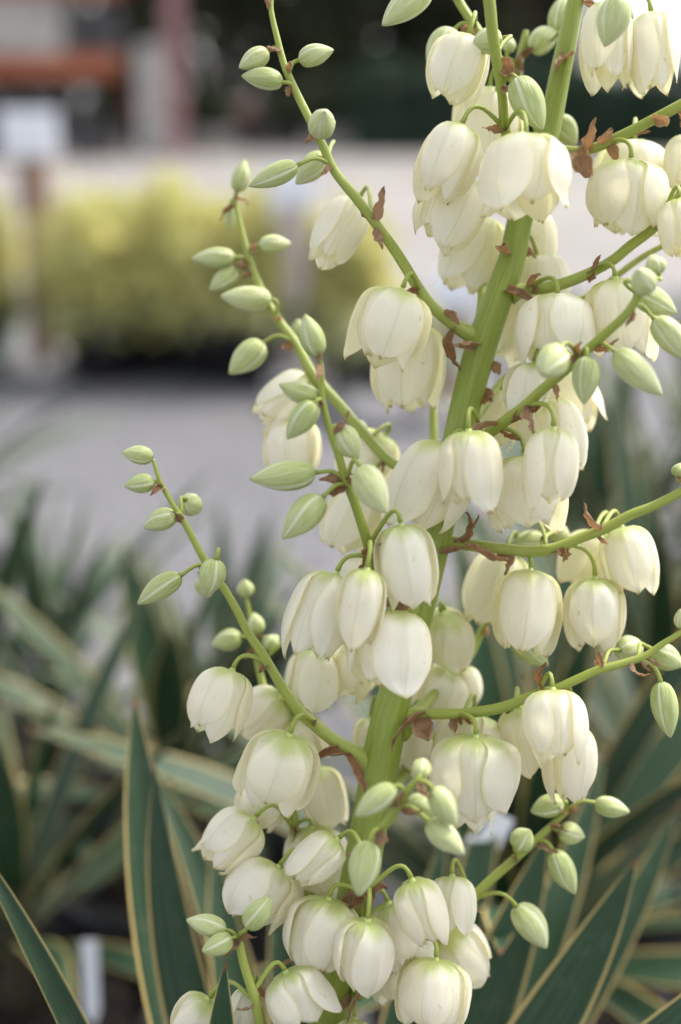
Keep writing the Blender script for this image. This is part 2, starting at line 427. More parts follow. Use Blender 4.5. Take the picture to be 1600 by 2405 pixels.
BRANCHES = {
 'B1': [(639, -18, -.03, 12), (637, 23, -.03, 12), (651, 88, -.03, 14), (668, 153, -.03, 16), (691, 207, -.03, 18), (725, 276, -.03, 19), (756, 337, -.028, 20), (786, 402, -.026, 21), (838, 467, -.024, 23),
        (888, 532, -.02, 24), (936, 600, -.016, 25), (1000, 702, -.01, 26), (1050, 750, -.006, 30), (1100, 783, -.002, 40), (1128, 790, 0, 40)],
 'B2': [(551, 470, .065, 12), (576, 571, .062, 15), (602, 653, .06, 18), (643, 735, .056, 21), (694, 806, .05, 24), (735, 878, .045, 26), (796, 949, .04, 26), (857, 1020, .034, 26), (918, 1085, .026, 26), (1000, 1130, .014, 30), (1058, 1150, .0, 34)],
 'B3': [(754, 850, -.085, 9), (757, 880, -.085, 10), (756, 925, -.083, 13), (764, 971, -.08, 15), (779, 1021, -.077, 16), (798, 1078, -.073, 18), (813, 1128, -.069, 20), (834, 1182, -.064, 21), (853, 1240, -.058, 22), (869, 1296, -.05, 22),
        (890, 1362, -.04, 24), (916, 1402, -.028, 26), (950, 1425, -.014, 30), (985, 1435, 0, 34)],
 'B4': [(359, 1078, -.015, 8), (376, 1130, -.015, 11), (403, 1180, -.015, 13), (430, 1222, -.015, 15), (457, 1272, -.015, 16), (482, 1318, -.015, 17), (522, 1375, -.015, 18), (556, 1432, -.015, 19), (583, 1486, -.014, 20), (614, 1532, -.014, 22),
        (648, 1589, -.013, 23), (668, 1622, -.012, 24), (702, 1668, -.011, 26), (744, 1706, -.008, 28), (790, 1742, -.005, 32), (840, 1772, -.002, 42), (880, 1795, 0, 46)],
 'B5': [(577, 1398, .07, 9), (586, 1440, .07, 12), (600, 1530, .067, 16), (620, 1620, .06, 20), (655, 1760, .05, 22), (686, 1900, .035, 24), (697, 1985, .03, 26), (720, 2080, .022, 28), (770, 2180, .01, 32), (815, 2230, 0, 34)],
 'R1': [(1290, 352, 0, 30), (1320, 354, 0, 28), (1383, 352, -.004, 25), (1459, 319, -.01, 25), (1536, 280, -.015, 25), (1600, 246, -.02, 25), (1690, 195, -.026, 20)],
 'R2': [(1200, 690, 0, 34), (1235, 679, 0, 30), (1275, 676, -.003, 29), (1325, 665, -.006, 27), (1383, 642, -.01, 25), (1440, 611, -.013, 24), (1480, 578, -.016, 24), (1536, 536, -.02, 22), (1575, 490, -.025, 20), (1610, 430, -.03, 16)],
 'R3': [(1060, 1120, 0, 30), (1105, 1055, -.012, 28), (1149, 1017, -.022, 27), (1191, 986, -.034, 26), (1233, 954, -.045, 25), (1275, 914, -.056, 23), (1325, 872, -.067, 22), (1367, 833, -.076, 21), (1421, 784, -.086, 20), (1471, 738, -.095, 19), (1501, 692, -.1, 16), (1520, 662, -.102, 12)],
 'R3b': [(1340, 720, .05, 18), (1400, 685, .045, 17), (1451, 646, .04, 16), (1509, 604, .035, 15), (1570, 570, .03, 13), (1640, 530, .03, 10)],
 'R4': [(1028, 1258, 0, 36), (1062, 1272, 0, 32), (1115, 1281, -.003, 28), (1191, 1290, -.006, 26), (1249, 1295, -.008, 27), (1306, 1287, -.01, 26), (1363, 1264, -.012, 24), (1421, 1242, -.014, 24), (1478, 1211, -.016, 23), (1536, 1188, -.018, 22), (1600, 1155, -.02, 20), (1690, 1105, -.025, 14)],
 'R5': [(930, 1690, 0, 44), (968, 1677, 0, 30), (1030, 1677, -.006, 25), (1106, 1674, -.012, 25), (1183, 1661, -.016, 26), (1249, 1634, -.02, 22), (1306, 1618, -.022, 21), (1344, 1601, -.023, 21), (1402, 1575, -.024, 20), (1459, 1559, -.024, 19), (1517, 1540, -.024, 18), (1555, 1513, -.024, 15), (1600, 1485, -.024, 13), (1660, 1440, -.024, 9)],
 'F1': [(845, 2070, -.005, 26), (862, 2010, -.05, 22), (892, 1952, -.09, 17), (915, 1925, -.098, 19), (942, 1885, -.106, 18), (965, 1849, -.112, 16), (984, 1828, -.115, 12)],
 'R6': [(830, 2330, .0, 34), (930, 2260, .008, 32), (1000, 2215, .016, 30), (1075, 2147, .022, 28), (1106, 2115, .025, 26), (1144, 2075, .027, 23), (1183, 2040, .029, 22), (1221, 2007, .03, 21), (1259, 1973, .031, 20), (1298, 1937, .032, 17), (1334, 1903, .033, 12)],
 'L7': [(556, 2200, -.05, 14), (562, 2215, -.05, 18), (572, 2260, -.05, 20), (587, 2309, -.05, 21), (600, 2345, -.05, 22), (612, 2405, -.046, 23), (650, 2500, -.03, 26), (760, 2590, .01, 34)],
 'T1': [(1050, -50, .012, 22), (1076, 0, .012, 22), (1099, 36, .011, 22), (1122, 71, .010, 23), (1150, 112, .008, 23), (1191, 167, .006, 22), (1230, 225, .004, 24), (1285, 320, 0, 30)],
 'T2': [(1134, -70, -.068, 26), (1149, 0, -.063, 27), (1157, 77, -.056, 26), (1169, 153, -.048, 25), (1180, 230, -.038, 22), (1184, 287, -.028, 23), (1194, 335, -.02, 25), (1215, 410, -.008, 30), (1228, 480, 0, 34)],
 'T3': [(1236, 72, .05, 14), (1232, 92, .05, 18), (1220, 150, .05, 20), (1217, 250, .045, 20), (1222, 340, .03, 22), (1238, 450, 0, 30)],
 'K1': [(1030, 470, .05, 14), (1080, 540, .045, 18), (1130, 650, .03, 20), (1135, 780, .0, 30)],
 'K2': [(1019, 880, .07, 13), (1018, 930, .066, 18), (1020, 1040, .055, 22), (1030, 1130, .035, 24), (1040, 1200, .0, 30)],
 'K3': [(1180, 1390, .085, 12), (1140, 1462, .08, 17), (1106, 1537, .07, 20), (1072, 1572, .06, 22), (1020, 1630, .035, 24), (940, 1720, 0, 34)],
 'K4': [(1040, 1710, .06, 16), (1007, 1752, .055, 24), (972, 1791, .045, 28), (935, 1835, .03, 30), (890, 1890, 0, 40)],
 'K5': [(1290, 880, .05, 14), (1230, 870, .05, 18), (1180, 895, .045, 20), (1130, 960, .02, 24), (1085, 1010, 0, 34)],
 'K6': [(870, 2085, -.045, 12), (855, 2090, -.03, 18), (840, 2130, -.01, 28), (832, 2180, 0, 36)],
}
for nme, d in BRANCHES.items():
    stalk('branch', d, 'twig' if nme not in ('B1',) else 'twig', 12, 0.02, 5, 5)

def near_branch(x, y, z, wz=1.0):
    best = None
    for q in BR:
        e = (q[0] - x) ** 2 + (q[1] - y) ** 2 + ((q[2] - z) / K * wz) ** 2
        if best is None or e < best[0]: best = (e, q)
    return best[1]

def frame_axis(axis, spin):
    q = axis.to_track_quat('Z', 'Y')
    return q @ Quaternion((0, 0, 1), spin)

F_CL = [(0, .06), (.04, .29), (.10, .56), (.2, .81), (.32, .95), (.45, 1.0), (.6, .985), (.75, .90), (.88, .73), (1, .48)]
F_OP = [(0, .06), (.04, .28), (.10, .53), (.2, .77), (.32, .90), (.48, .965), (.65, 1.0), (.8, .965), (.9, .90), (1, .80)]
F_Z = [(0, 0.004), (.04, .003), (.10, .030), (.2, .115), (.32, .235), (.45, .385), (.6, .555), (.75, .72), (.88, .865), (1, 1)]
P_W = [(0, .09), (.06, .26), (.15, .50), (.28, .78), (.42, .95), (.56, 1.0), (.70, .93), (.81, .74), (.90, .47), (.96, .22), (1, .012)]
def petal_mesh(L, Rm, op, phi0, inner, rr, nu=18, nv=12):
    op2 = min(1.15, max(-.2, op + rr.uniform(-.22, .22)))
    rs = (0.84 if inner else 1.0) * rr.uniform(.97, 1.03)
    ls = (0.99 if inner else 1.0) * rr.uniform(.88, 1.08)
    if rr.random() < .14: op2 += rr.uniform(.25, .55)                # a petal that has sprung open
    wfac = (0.80 if inner else 0.86) * rr.uniform(.93, 1.05)
    skew = rr.uniform(-.14, .14)
    tipc = rr.uniform(-.08, .20) * (0.5 + op)
    ph = rr.uniform(0, 6.28); ph2 = rr.uniform(0, 6.28); ph3 = rr.uniform(0, 6.28)
    lift = rr.uniform(.0, .09) if not inner else rr.uniform(-.05, .03)
    cup = rr.uniform(.0, .07) if not inner else rr.uniform(.05, .12)
    el, er = rr.uniform(-.03, .05), rr.uniform(-.03, .05)        # each margin rolls on its own
    verts, uvs, faces = [], [], []
    for i in range(nu + 1):
        u = 1 - (1 - i / nu) ** 1.15
        f = interp(F_CL, u) * (1 - op2) + interp(F_OP, u) * op2
        r0 = Rm * rs * f; z = L * ls * interp(F_Z, u)
        hw = Rm * wfac * interp(P_W, u)
        hang = min(hw / max(r0, Rm * .05), 1.12)
        bell = math.sin(math.pi * min(u * 1.02, 1))
        for k in range(nv + 1):
            v = -1 + 2 * k / nv
            a = phi0 + v * hang + skew * (u ** 2) + .03 * math.sin(u * 9 + ph3) * u * abs(v)
            r = r0
            r -= Rm * cup * (abs(v) ** 2.2) * (u * .6 + .15)                 # cupped across
            r += Rm * (lift * u + (er if v > 0 else el) * bell) * abs(v) ** 4   # free margin lifts off its neighbour
            r += Rm * .042 * math.exp(-(v / .10) ** 2) * bell                # keel
            r -= Rm * .026 * (math.exp(-((abs(v) - .36) / .16) ** 2)) * bell   # hollow each side of the keel
            r += Rm * .010 * math.sin(v * 9 + ph) * u + Rm * .03 * math.sin(v * 2.6 + ph2 + u * 4) * u
            zz = z + L * .016 * math.sin(v * 5 + ph) * u * u
            if u > .78: r += Rm * tipc * ((u - .78) / .22) ** 2
            verts.append(Vector((r * math.cos(a), r * math.sin(a), zz))); uvs.append((u, k / nv))
    for i in range(nu):
        for k in range(nv):
            a = i * (nv + 1) + k
            faces.append((a, a + nv + 1, a + nv + 2, a + 1))
    return verts, faces, uvs

def pedicel_pts(A, B, axis, up=Vector((0, 0, 1)), n=9):
    """curve from the branch at A to the flower base at B arriving along axis"""
    ln = (B - A).length
    out = (B - A).normalized()
    p1 = A + (out * .45 + up * .28) * ln
    p2 = B - axis * min(ln * .55, .018)
    pts = []
    for i in range(n + 1):
        t = i / n
        pts.append(A * (1 - t) ** 3 + p1 * 3 * t * (1 - t) ** 2 + p2 * 3 * t * t * (1 - t) + B * t ** 3)
    return pts
BRACT_SPOTS = []
def attach_point(bx, by, dz, at):
    if at is not None: q = near_branch(at[0], at[1], dz, .35)
    else: q = near_branch(bx, by - 14, dz, .7)
    return q
def local_tube(name, pts, r0, r1, m, parent, origin, rot, sides=8):
    inv = rot.inverted()
    lp = [inv @ (p - origin) for p in pts]
    n = len(lp) - 1
    rads = [r0 + (r1 - r0) * i / n for i in range(n + 1)]
    rads[-1] *= 1.35
    v, f, u = tube(lp, rads, sides)
    return mesh_obj(name, v, f, m, parent, uvs=u)
NFL = 0
def flower(bx, by, tx, ty, wpx, dz, op=.4, at=None, tdz=None, spin=None):
    global NFL; NFL += 1
    rr = random.Random(1000 + NFL * 7)
    B = PZ(bx, by, dz)
    T = PZ(tx, ty, dz + (tdz if tdz is not None else rr.uniform(-.008, .006)))
    axis = (T - B); L = axis.length; axis.normalize()
    rot = frame_axis(axis, spin if spin is not None else rr.uniform(0, 6.28))
    Rm = wpx * .5 * K * (D0 + dz) / D0 * 1.05
    # receptacle and pistil
    rec = [(0.0003, -.0016), (.0013, -.0014), (.0019, -.0004), (.0024, .0008), (.0026, .003), (.0042, .006), (.0046, .012), (.0042, L * .45), (.0022, L * .55), (.0004, L * .56)]
    v, f = lathe(rec, 10)
    fo = mesh_obj('flower', v, f, 'pistil', plant, loc=B - O)
    fo.rotation_mode = 'QUATERNION'; fo.rotation_quaternion = rot
    for k in range(6):
        inner = k % 2 == 1
        v, f, u = petal_mesh(L, Rm, op, k * math.pi / 3 + rr.uniform(-.07, .07), inner, rr)
        mesh_obj('petal', v, f, 'petal', fo, uvs=u)
    q = attach_point(bx, by, dz, at)
    A = PZ(q[0], q[1], q[2])
    if (A - B).length > .004:
        pts = pedicel_pts(A, B - axis * .002, axis)
        local_tube('pedicel', pts, 5.6 * K, 4.8 * K, 'twig', fo, B, rot)
        BRACT_SPOTS.append((A, (B - A).normalized(), NFL))
NBD = 0
def bud(bx, by, tx, ty, wpx, dz, at=None, tdz=None, fat=1.0):
    global NBD; NBD += 1
    rr = random.Random(5000 + NBD * 13)
    B = PZ(bx, by, dz); T = PZ(tx, ty, dz + (tdz if tdz is not None else rr.uniform(-.006, .006)))
    axis = T - B; L = axis.length; axis.normalize()
    rot = frame_axis(axis, rr.uniform(0, 6.28))
    Rm = wpx * .5 * K * (D0 + dz) / D0
    prof = [(0, .25), (.02, .42), (.06, .62), (.14, .82), (.28, .97), (.42, 1.0), (.58, .91), (.72, .71), (.84, .47), (.93, .25), (.98, .11), (1, .02)]
    verts, uvs, faces = [], [], []
    ns, nz = 42, 20
    tw = rr.uniform(-.5, .5); bend = rr.uniform(-.10, .10)
    for i in range(nz + 1):
        u = i / nz; r = Rm * interp(prof, u)
        for k in range(ns + 1):
            a = 2 * math.pi * k / ns
            kk = (k / ns * 3) % 1.0
            # three outer tepals meeting in raised seams, a keel down each middle
            lob = 1 + .055 * math.exp(-((kk - .5) / .12) ** 2) - .09 * math.exp(-(min(kk, 1 - kk) / .045) ** 2) + .05 * math.exp(-((kk - .91) / .05) ** 2)
            a2 = a + tw * u
            x, y = r * lob * math.cos(a2), r * lob * math.sin(a2)
            verts.append(Vector((x + bend * L * u * (1 - u) * 1.5, y, u * L))); uvs.append((u, k / ns))
    for i in range(nz):
        for k in range(ns):
            q = i * (ns + 1) + k
            faces.append((q, q + 1, q + ns + 2, q + ns + 1))
    fo = mesh_obj('bud', verts, faces, 'bud', plant, loc=B - O, uvs=uvs)
    fo.rotation_mode = 'QUATERNION'; fo.rotation_quaternion = rot
    q = attach_point(bx, by, dz, at)
    A = PZ(q[0], q[1], q[2])
    if (A - B).length > .002:
        pts = pedicel_pts(A, B + axis * .0006, axis, n=7)
        local_tube('pedicel', pts, 5.0 * K, 4.6 * K, 'twig', fo, B, rot)
        BRACT_SPOTS.append((A, (B - A).normalized(), 500 + NBD))

# flowers: base x,y  tip x,y  width px  depth  openness  attachment
FL = [
 (1100, 84, 1048, 248, 138, -.02, .35, (1118, 66)), (1150, 212, 1140, 392, 168, .03, .5, None), (1084, 296, 1022, 468, 138, -.045, .3, (1172, 318)),
 (1098, 416, 1016, 572, 156, -.012, .5, (1150, 400)), (1140, 512, 1092, 674, 156, .035, .6, None), (1236, 322, 1232, 506, 200, -.07, .85, (1188, 320)),
 (1482, 377, 1466, 550, 184, -.02, .55, (1432, 330)), (1490, 342, 1482, 520, 186, .03, .6, (1488, 308)), (1428, 12, 1420, 200, 122, -.03, .35, None),
 (1530, 33, 1541, 216, 112, -.03, .25, (1482, 10)), (1484, 52, 1496, 212, 92, .02, .3, None), (1618, 318, 1606, 440, 100, 0, .3, None), (1598, 470, 1608, 602, 112, -.045, .2, (1550, 520)),
 (1264, 500, 1262, 650, 84, .05, .3, None),
 (944, 682, 886, 858, 178, -.035, .62, (996, 692)), (968, 762, 952, 962, 168, .02, .5, None), (838, 474, 750, 622, 112, .015, .25, (900, 500)),
 (733, 890, 606, 992, 112, .052, .4, None), (690, 985, 686, 1126, 132, .05, .2, None), (905, 1022, 822, 1150, 130, .05, .3, None), (862, 1150, 796, 1292, 134, .03, .5, None),
 (1054, 1044, 970, 1238, 184, -.03, .6, (1105, 1050)), (1101, 1012, 1112, 1192, 148, -.066, .8, (1120, 1040)), (1232, 1070, 1240, 1248, 184, -.022, .6, (1172, 1010)),
 (1300, 1008, 1288, 1190, 128, -.064, .25, (1232, 962)), (1278, 942, 1328, 1112, 146, .0, .35, None), (1254, 856, 1226, 978, 106, -.03, .15, (1300, 880)),
 (1316, 876, 1366, 1008, 132, .03, .3, None), (1184, 916, 1150, 1046, 134, .045, .4, None),
 (1310, 698, 1304, 856, 178, -.024, .45, (1240, 678)), (1446, 654, 1466, 844, 166, -.024, .6, (1385, 642)), (1252, 690, 1184, 842, 124, .05, .5, None), (1262, 604, 1292, 736, 132, .03, .4, None),
 (1246, 1340, 1228, 1526, 162, 0, .45, (1186, 1290)), (1200, 1300, 1134, 1468, 142, .04, .45, None), (1398, 1359, 1398, 1530, 142, .0, .3, (1335, 1280)), (1460, 1238, 1496, 1394, 128, .008, .35, (1405, 1246)),
 (1412, 1254, 1352, 1376, 134, .04, .25, None), (1037, 1442, 1058, 1562, 128, .025, .2, (1090, 1545), .018), (1058, 1572, 1014, 1684, 134, .05, .4, None), (1084, 1566, 1104, 1662, 76, .055, .2, None),
 (942, 1234, 966, 1416, 142, -.068, .4, (872, 1290)), (862, 1338, 832, 1522, 112, -.085, .15, (872, 1304)), (918, 1432, 912, 1618, 192, -.06, .85, (922, 1402)), (790, 1348, 716, 1548, 152, -.05, .5, (868, 1316)),
 (862, 1312, 830, 1404, 118, .02, .3, None), (742, 1528, 726, 1668, 124, .035, .45, None), (842, 1518, 814, 1638, 116, .045, .3, None),
 (546, 1574, 486, 1726, 138, -.014, .35, (620, 1560)), (662, 1640, 568, 1716, 122, .03, .2, None, .006), (680, 1727, 630, 1888, 180, -.034, .45, (744, 1708)), (694, 1686, 734, 1790, 110, .03, .3, None),
 (750, 1805, 774, 1934, 106, .045, .6, None), (642, 1842, 588, 1938, 126, .03, .3, None), (596, 1922, 492, 2026, 128, .0, .3, (684, 1945)), (654, 2036, 562, 2168, 166, -.01, .45, (690, 2035)),
 (792, 1972, 690, 2068, 104, -.035, .05, (840, 1985)), (732, 1944, 752, 2116, 152, .03, .4, None), (772, 2112, 738, 2274, 166, -.03, .4, (838, 2090)), (864, 2162, 848, 2314, 134, -.055, .2, (868, 2090)),
 (968, 2068, 1020, 2218, 114, -.055, .1, (868, 2088)), (1062, 2058, 1062, 2190, 112, -.005, .2, (1108, 2115)), (912, 2122, 946, 2264, 112, -.025, .3, (860, 2088)), (962, 2168, 988, 2300, 90, -.01, .7, None),
 (1052, 2190, 1118, 2284, 128, .015, .2, (1010, 2205), .012), (1024, 2254, 1004, 2424, 176, -.03, .35, (930, 2255)), (908, 2248, 926, 2352, 96, .02, .5, None), (672, 2284, 730, 2400, 150, -.045, 1.0, (604, 2330)),
 (490, 2348, 432, 2440, 118, -.02, .3, (600, 2350)), (590, 2330, 558, 2404, 74, -.03, .3, None), (832, 2394, 824, 2500, 96, -.01, .3, None),
 (1118, 1730, 1112, 1908, 206, -.024, .6, (1080, 1676)), (1112, 1678, 1092, 1836, 164, .02, .4, None), (1298, 1619, 1306, 1794, 144, -.044, .28, (1262, 1632)), (1222, 1662, 1246, 1812, 124, .012, .3, None),
 (1342, 1704, 1336, 1886, 122, -.012, .15, (1340, 1604)), (1092, 1782, 1100, 1952, 130, .02, .5, None), (966, 1698, 960, 1806, 104, .045, .3, None), (872, 1688, 868, 1792, 84, .045, .2, None),
]
for d in FL:
    flower(*d[:7], at=d[7], tdz=d[8] if len(d) > 8 else None)
BD = [
 (630, 121, 561, 160, 48, -.03, (651, 118)), (664, 193, 567, 178, 52, -.035, (690, 210)), (703, 141, 785, 117, 50, -.03, (684, 168)), (752, 312, 764, 262, 62, -.045, (742, 312), -.022),
 (698, 388, 584, 438, 53, -.035, (775, 396)), (762, 362, 695, 433, 58, .005, (768, 372)), (556, 450, 576, 373, 40, .065, (551, 472)), (544, 478, 538, 543, 24, .075, (553, 480)), (609, 576, 685, 572, 42, .06, (585, 600)),
 (552, 604, 449, 608, 46, .058, (590, 616)), (556, 632, 493, 682, 44, .062, (594, 630)), (637, 703, 517, 695, 58, .05, (650, 742)), (620, 806, 538, 879, 66, .048, (690, 800)), (748, 834, 716, 737, 56, -.085, (755, 855)),
 (702, 792, 700, 748, 38, .07, (694, 806)), (748, 934, 655, 902, 50, -.08, (756, 930)), (740, 946, 674, 1032, 60, -.09, (760, 955)), (796, 1004, 842, 1078, 66, -.075, (776, 1012)), (741, 1110, 586, 1126, 70, -.07, (812, 1134)),
 (758, 1168, 663, 1266, 74, -.075, (815, 1140)), (846, 1096, 908, 1206, 78, -.085, (815, 1130)), (846, 1024, 850, 986, 34, .04, (850, 1012)),
 (359, 1074, 286, 1063, 44, -.015, (360, 1080)), (362, 1132, 292, 1142, 46, -.015, (385, 1150)), (412, 1208, 338, 1240, 52, -.02, (427, 1218)), (436, 1174, 468, 1200, 54, .0, (427, 1214), .012), (424, 1352, 323, 1419, 56, -.02, (486, 1330)),
 (508, 1314, 486, 1398, 62, -.04, (500, 1350)), (476, 1356, 492, 1404, 50, .01, (498, 1346)), (578, 1400, 575, 1360, 40, .07, (578, 1404)), (606, 1488, 596, 1438, 40, .066, (596, 1500)), (566, 1496, 497, 1514, 50, .06, (602, 1530)), (624, 1524, 654, 1492, 40, .06, (603, 1545)),
 (1008, -22, 897, 61, 68, -.02, (1076, -10)), (1068, 70, 1008, 172, 80, .01, (1110, 68)), (1178, 90, 1107, 104, 62, -.03, (1166, 128)), (1213, 184, 1275, 307, 78, -.05, (1176, 200)), (1248, 118, 1314, 66, 58, .045, (1226, 130)), (1304, 76, 1338, -20, 56, .045, (1330, 100)),
 (1458, -8, 1420, 110, 76, -.075, None), (1192, 122, 1202, 88, 32, .04, (1190, 160)), (1304, 276, 1354, 340, 62, .03, None),
 (1310, 826, 1276, 880, 74, -.1, (1350, 850), -.02), (1379, 838, 1371, 950, 64, -.09, (1368, 836)), (1444, 826, 1556, 929, 70, -.085, (1385, 822)), (1536, 749, 1628, 848, 66, -.085, (1490, 716)), (1522, 682, 1500, 634, 60, -.105, (1505, 690), -.012), (1548, 644, 1528, 598, 48, -.09, (1520, 662)),
 (1492, 684, 1590, 736, 66, -.07, (1505, 690)), (1276, 1264, 1200, 1276, 46, .04, None), (1284, 1238, 1342, 1268, 46, .04, None), (1592, 1120, 1604, 1086, 40, -.02, (1610, 1150)),
 (1454, 1526, 1506, 1522, 60, .0, (1415, 1570), .02), (1534, 1526, 1606, 1564, 60, .0, (1500, 1548)), (1552, 1602, 1575, 1734, 62, -.025, (1490, 1552)), (1602, 1474, 1597, 1430, 36, -.02, (1608, 1480)), (1204, 1490, 1288, 1564, 62, .035, None),
 (928, 1848, 834, 1918, 58, -.11, (956, 1862)), (986, 1822, 996, 1782, 46, -.11, (984, 1828), .014), (1016, 1852, 1072, 1940, 60, -.115, (978, 1838)), (958, 1880, 1034, 1912, 56, -.095, (955, 1866)), (1006, 1928, 1091, 2007, 62, -.105, (938, 1892)), (868, 1976, 841, 2106, 74, -.1, (895, 1950)),
 (1324, 1882, 1246, 1907, 54, .03, (1332, 1906)), (1398, 1886, 1480, 1908, 48, .03, (1334, 1906)), (1214, 1988, 1246, 1950, 56, .02, (1216, 2010), -.008), (1314, 1952, 1374, 1966, 52, .03, (1290, 1944)), (1300, 1998, 1351, 2101, 58, .025, (1258, 1976)), (1213, 2128, 1284, 2228, 70, .02, (1110, 2112)),
 (530, 2184, 437, 2160, 50, -.05, (556, 2202)), (545, 2204, 474, 2234, 52, -.055, (558, 2208)), (582, 2178, 634, 2104, 58, -.055, (560, 2206)),
]
for d in BD:
    bud(*d[:6], at=d[6], tdz=d[7] if len(d) > 7 else None)

# dry papery bracts
def bract(A, d, ln, wd, rr, m='bract'):
    """crumpled dry scale rooted at A pointing along d"""
    d = d.normalized(); s = d.orthogonal().normalized()
    s = Quaternion(d, rr.uniform(0, 6.28)) @ s; n = d.cross(s)
    nu, nv = 13, 9
    curl = rr.uniform(.7, 1.9); bendv = rr.choice((-1, 1)) * rr.uniform(.3, 1.5); tw = rr.uniform(-1.8, 1.8)
    ph, ph2 = rr.uniform(0, 6.28), rr.uniform(0, 6.28)
    tear = rr.uniform(.5, .9); tside = rr.choice((-1, 1)); asym = rr.uniform(.6, 1.0)
    seed_v = Vector((rr.uniform(0, 90), rr.uniform(0, 90), rr.uniform(0, 90)))
    prof = [(0, .62), (.15, .95), (.4, 1.0), (.65, .78), (.85, .42), (1, .06)]
    verts, uvs, faces = [], [], []
    for i in range(nu + 1):
        u = i / nu
        c = d * (ln * math.sin(bendv * u) / bendv) + n * (ln * (1 - math.cos(bendv * u)) / bendv)
        q = Quaternion(d, tw * u); ss, nn = q @ s, q @ n
        hw = wd * .5 * interp(prof, u)
        for k in range(nv + 1):
            v = -1 + 2 * k / nv
            h = hw * (asym if v * tside > 0 else 1.0)
            if v * tside > .3: h *= 1 - .45 * max(0.0, 1 - abs(u - tear) / .10)      # a notch torn in one margin
            a = v * curl
            x = h * math.sin(a) / max(curl, .5) * 1.15; z = h * (1 - math.cos(a)) / max(curl, .5)
            pos = c + ss * x + nn * z + d * (wd * .08 * math.sin(v * 7 + ph) * u)
            cr = mnoise.noise_vector(pos * (2.6 / wd) + seed_v) * wd * .16 + mnoise.noise_vector(pos * (6.5 / wd) + seed_v) * wd * .07
            verts.append(pos + cr * min(1, u * 4)); uvs.append((u, k / nv))
    for i in range(nu):
        for k in range(nv):
            q = i * (nv + 1) + k; faces.append((q, q + nv + 1, q + nv + 2, q + 1))
    return mesh_obj('bract', verts, faces, m, plant, loc=A - O, uvs=uvs)
brr = random.Random(99)
for A, d, i in BRACT_SPOTS:
    dd = (d * .8 + Vector((brr.uniform(-.6, .6), brr.uniform(-.9, .1), brr.uniform(-.8, .45)))).normalized()
    q = near_branch(800 + (A - CAM).dot(RT) / (K * (A - CAM).dot(FWD) / D0), H0 / 2 - (A - CAM).dot(UP) / (K * (A - CAM).dot(FWD) / D0), (A - CAM).dot(FWD) - D0)
    off = min(q[3], 16) * K * .55
    bract(A + dd * off - FWD * off * .5, dd, brr.uniform(32, 58) * K, brr.uniform(20, 34) * K, brr)
    if i > 500 and brr.random() < .35: bract(A + d * off, (d + Vector((brr.uniform(-.5, .5), -.3, brr.uniform(-.2, .6)))), brr.uniform(20, 32) * K, brr.uniform(12, 18) * K, brr)
BIG = [(1345, 132, 1312, 146, 38, -.012), (1326, 358, 1392, 402, 46, -.016), (1190, 678, 1280, 706, 26, -.014), (1230, 668, 1250, 612, 18, -.012), (1165, 582, 1146, 606, 34, -.012), (1128, 806, 1060, 788, 30, -.014), (1062, 786, 1020, 836, 28, -.014),
       (1190, 935, 1148, 940, 34, .0), (1196, 852, 1164, 872, 30, .0), (1238, 970, 1250, 1028, 36, -.056), (1088, 1006, 1034, 996, 24, -.05), (1033, 1306, 1080, 1290, 22, -.014), (1078, 1294, 1176, 1340, 44, -.02), (1080, 1254, 1140, 1222, 22, -.01),
       (978, 1672, 906, 1706, 28, -.014), (984, 1684, 1012, 1748, 52, -.004), (820, 1782, 734, 1766, 36, -.012), (820, 1778, 880, 1838, 28, -.014), (888, 1420, 936, 1430, 22, -.03), (930, 1432, 986, 1440, 22, -.03),
       (850, 2090, 796, 2100, 36, -.012), (842, 2100, 838, 2150, 42, -.02), (893, 2318, 780, 2382, 20, -.014), (662, 2250, 650, 2290, 24, .0), (1270, 1620, 1234, 1586, 34, -.03), (1414, 1568, 1410, 1500, 16, -.028), (1486, 1560, 1506, 1620, 20, -.03),
       (1400, 1246, 1354, 1228, 34, -.022), (1318, 1294, 1326, 1340, 24, -.018), (1378, 348, 1382, 298, 24, -.014), (1400, 336, 1432, 322, 24, -.014), (1532, 284, 1578, 270, 30, -.024), (634, 24, 640, -20, 14, -.03),
       (890, 514, 902, 456, 18, -.03), (884, 536, 900, 566, 26, -.026), (1048, 736, 1082, 752, 24, -.014), (1056, 1280, 1128, 1262, 22, -.016), (1050, 250, 1060, 200, 14, .03), (1375, 642, 1420, 616, 18, -.02), (1226, 160, 1232, 120, 24, .045)]
for x0, y0, x1, y1, wd, dz in BIG:
    A, Bp = PZ(x0, y0, dz), PZ(x1, y1, dz - .006)
    q = near_branch(x0, y0, dz); C_ = PZ(*q[:3]); off = A - C_
    if off.length > q[3] * K * .9: A = C_ + off.normalized() * (q[3] * K * .9)
    bract(A, Bp - A, (Bp - A).length * 1.15, wd * 1.3 * K, brr)

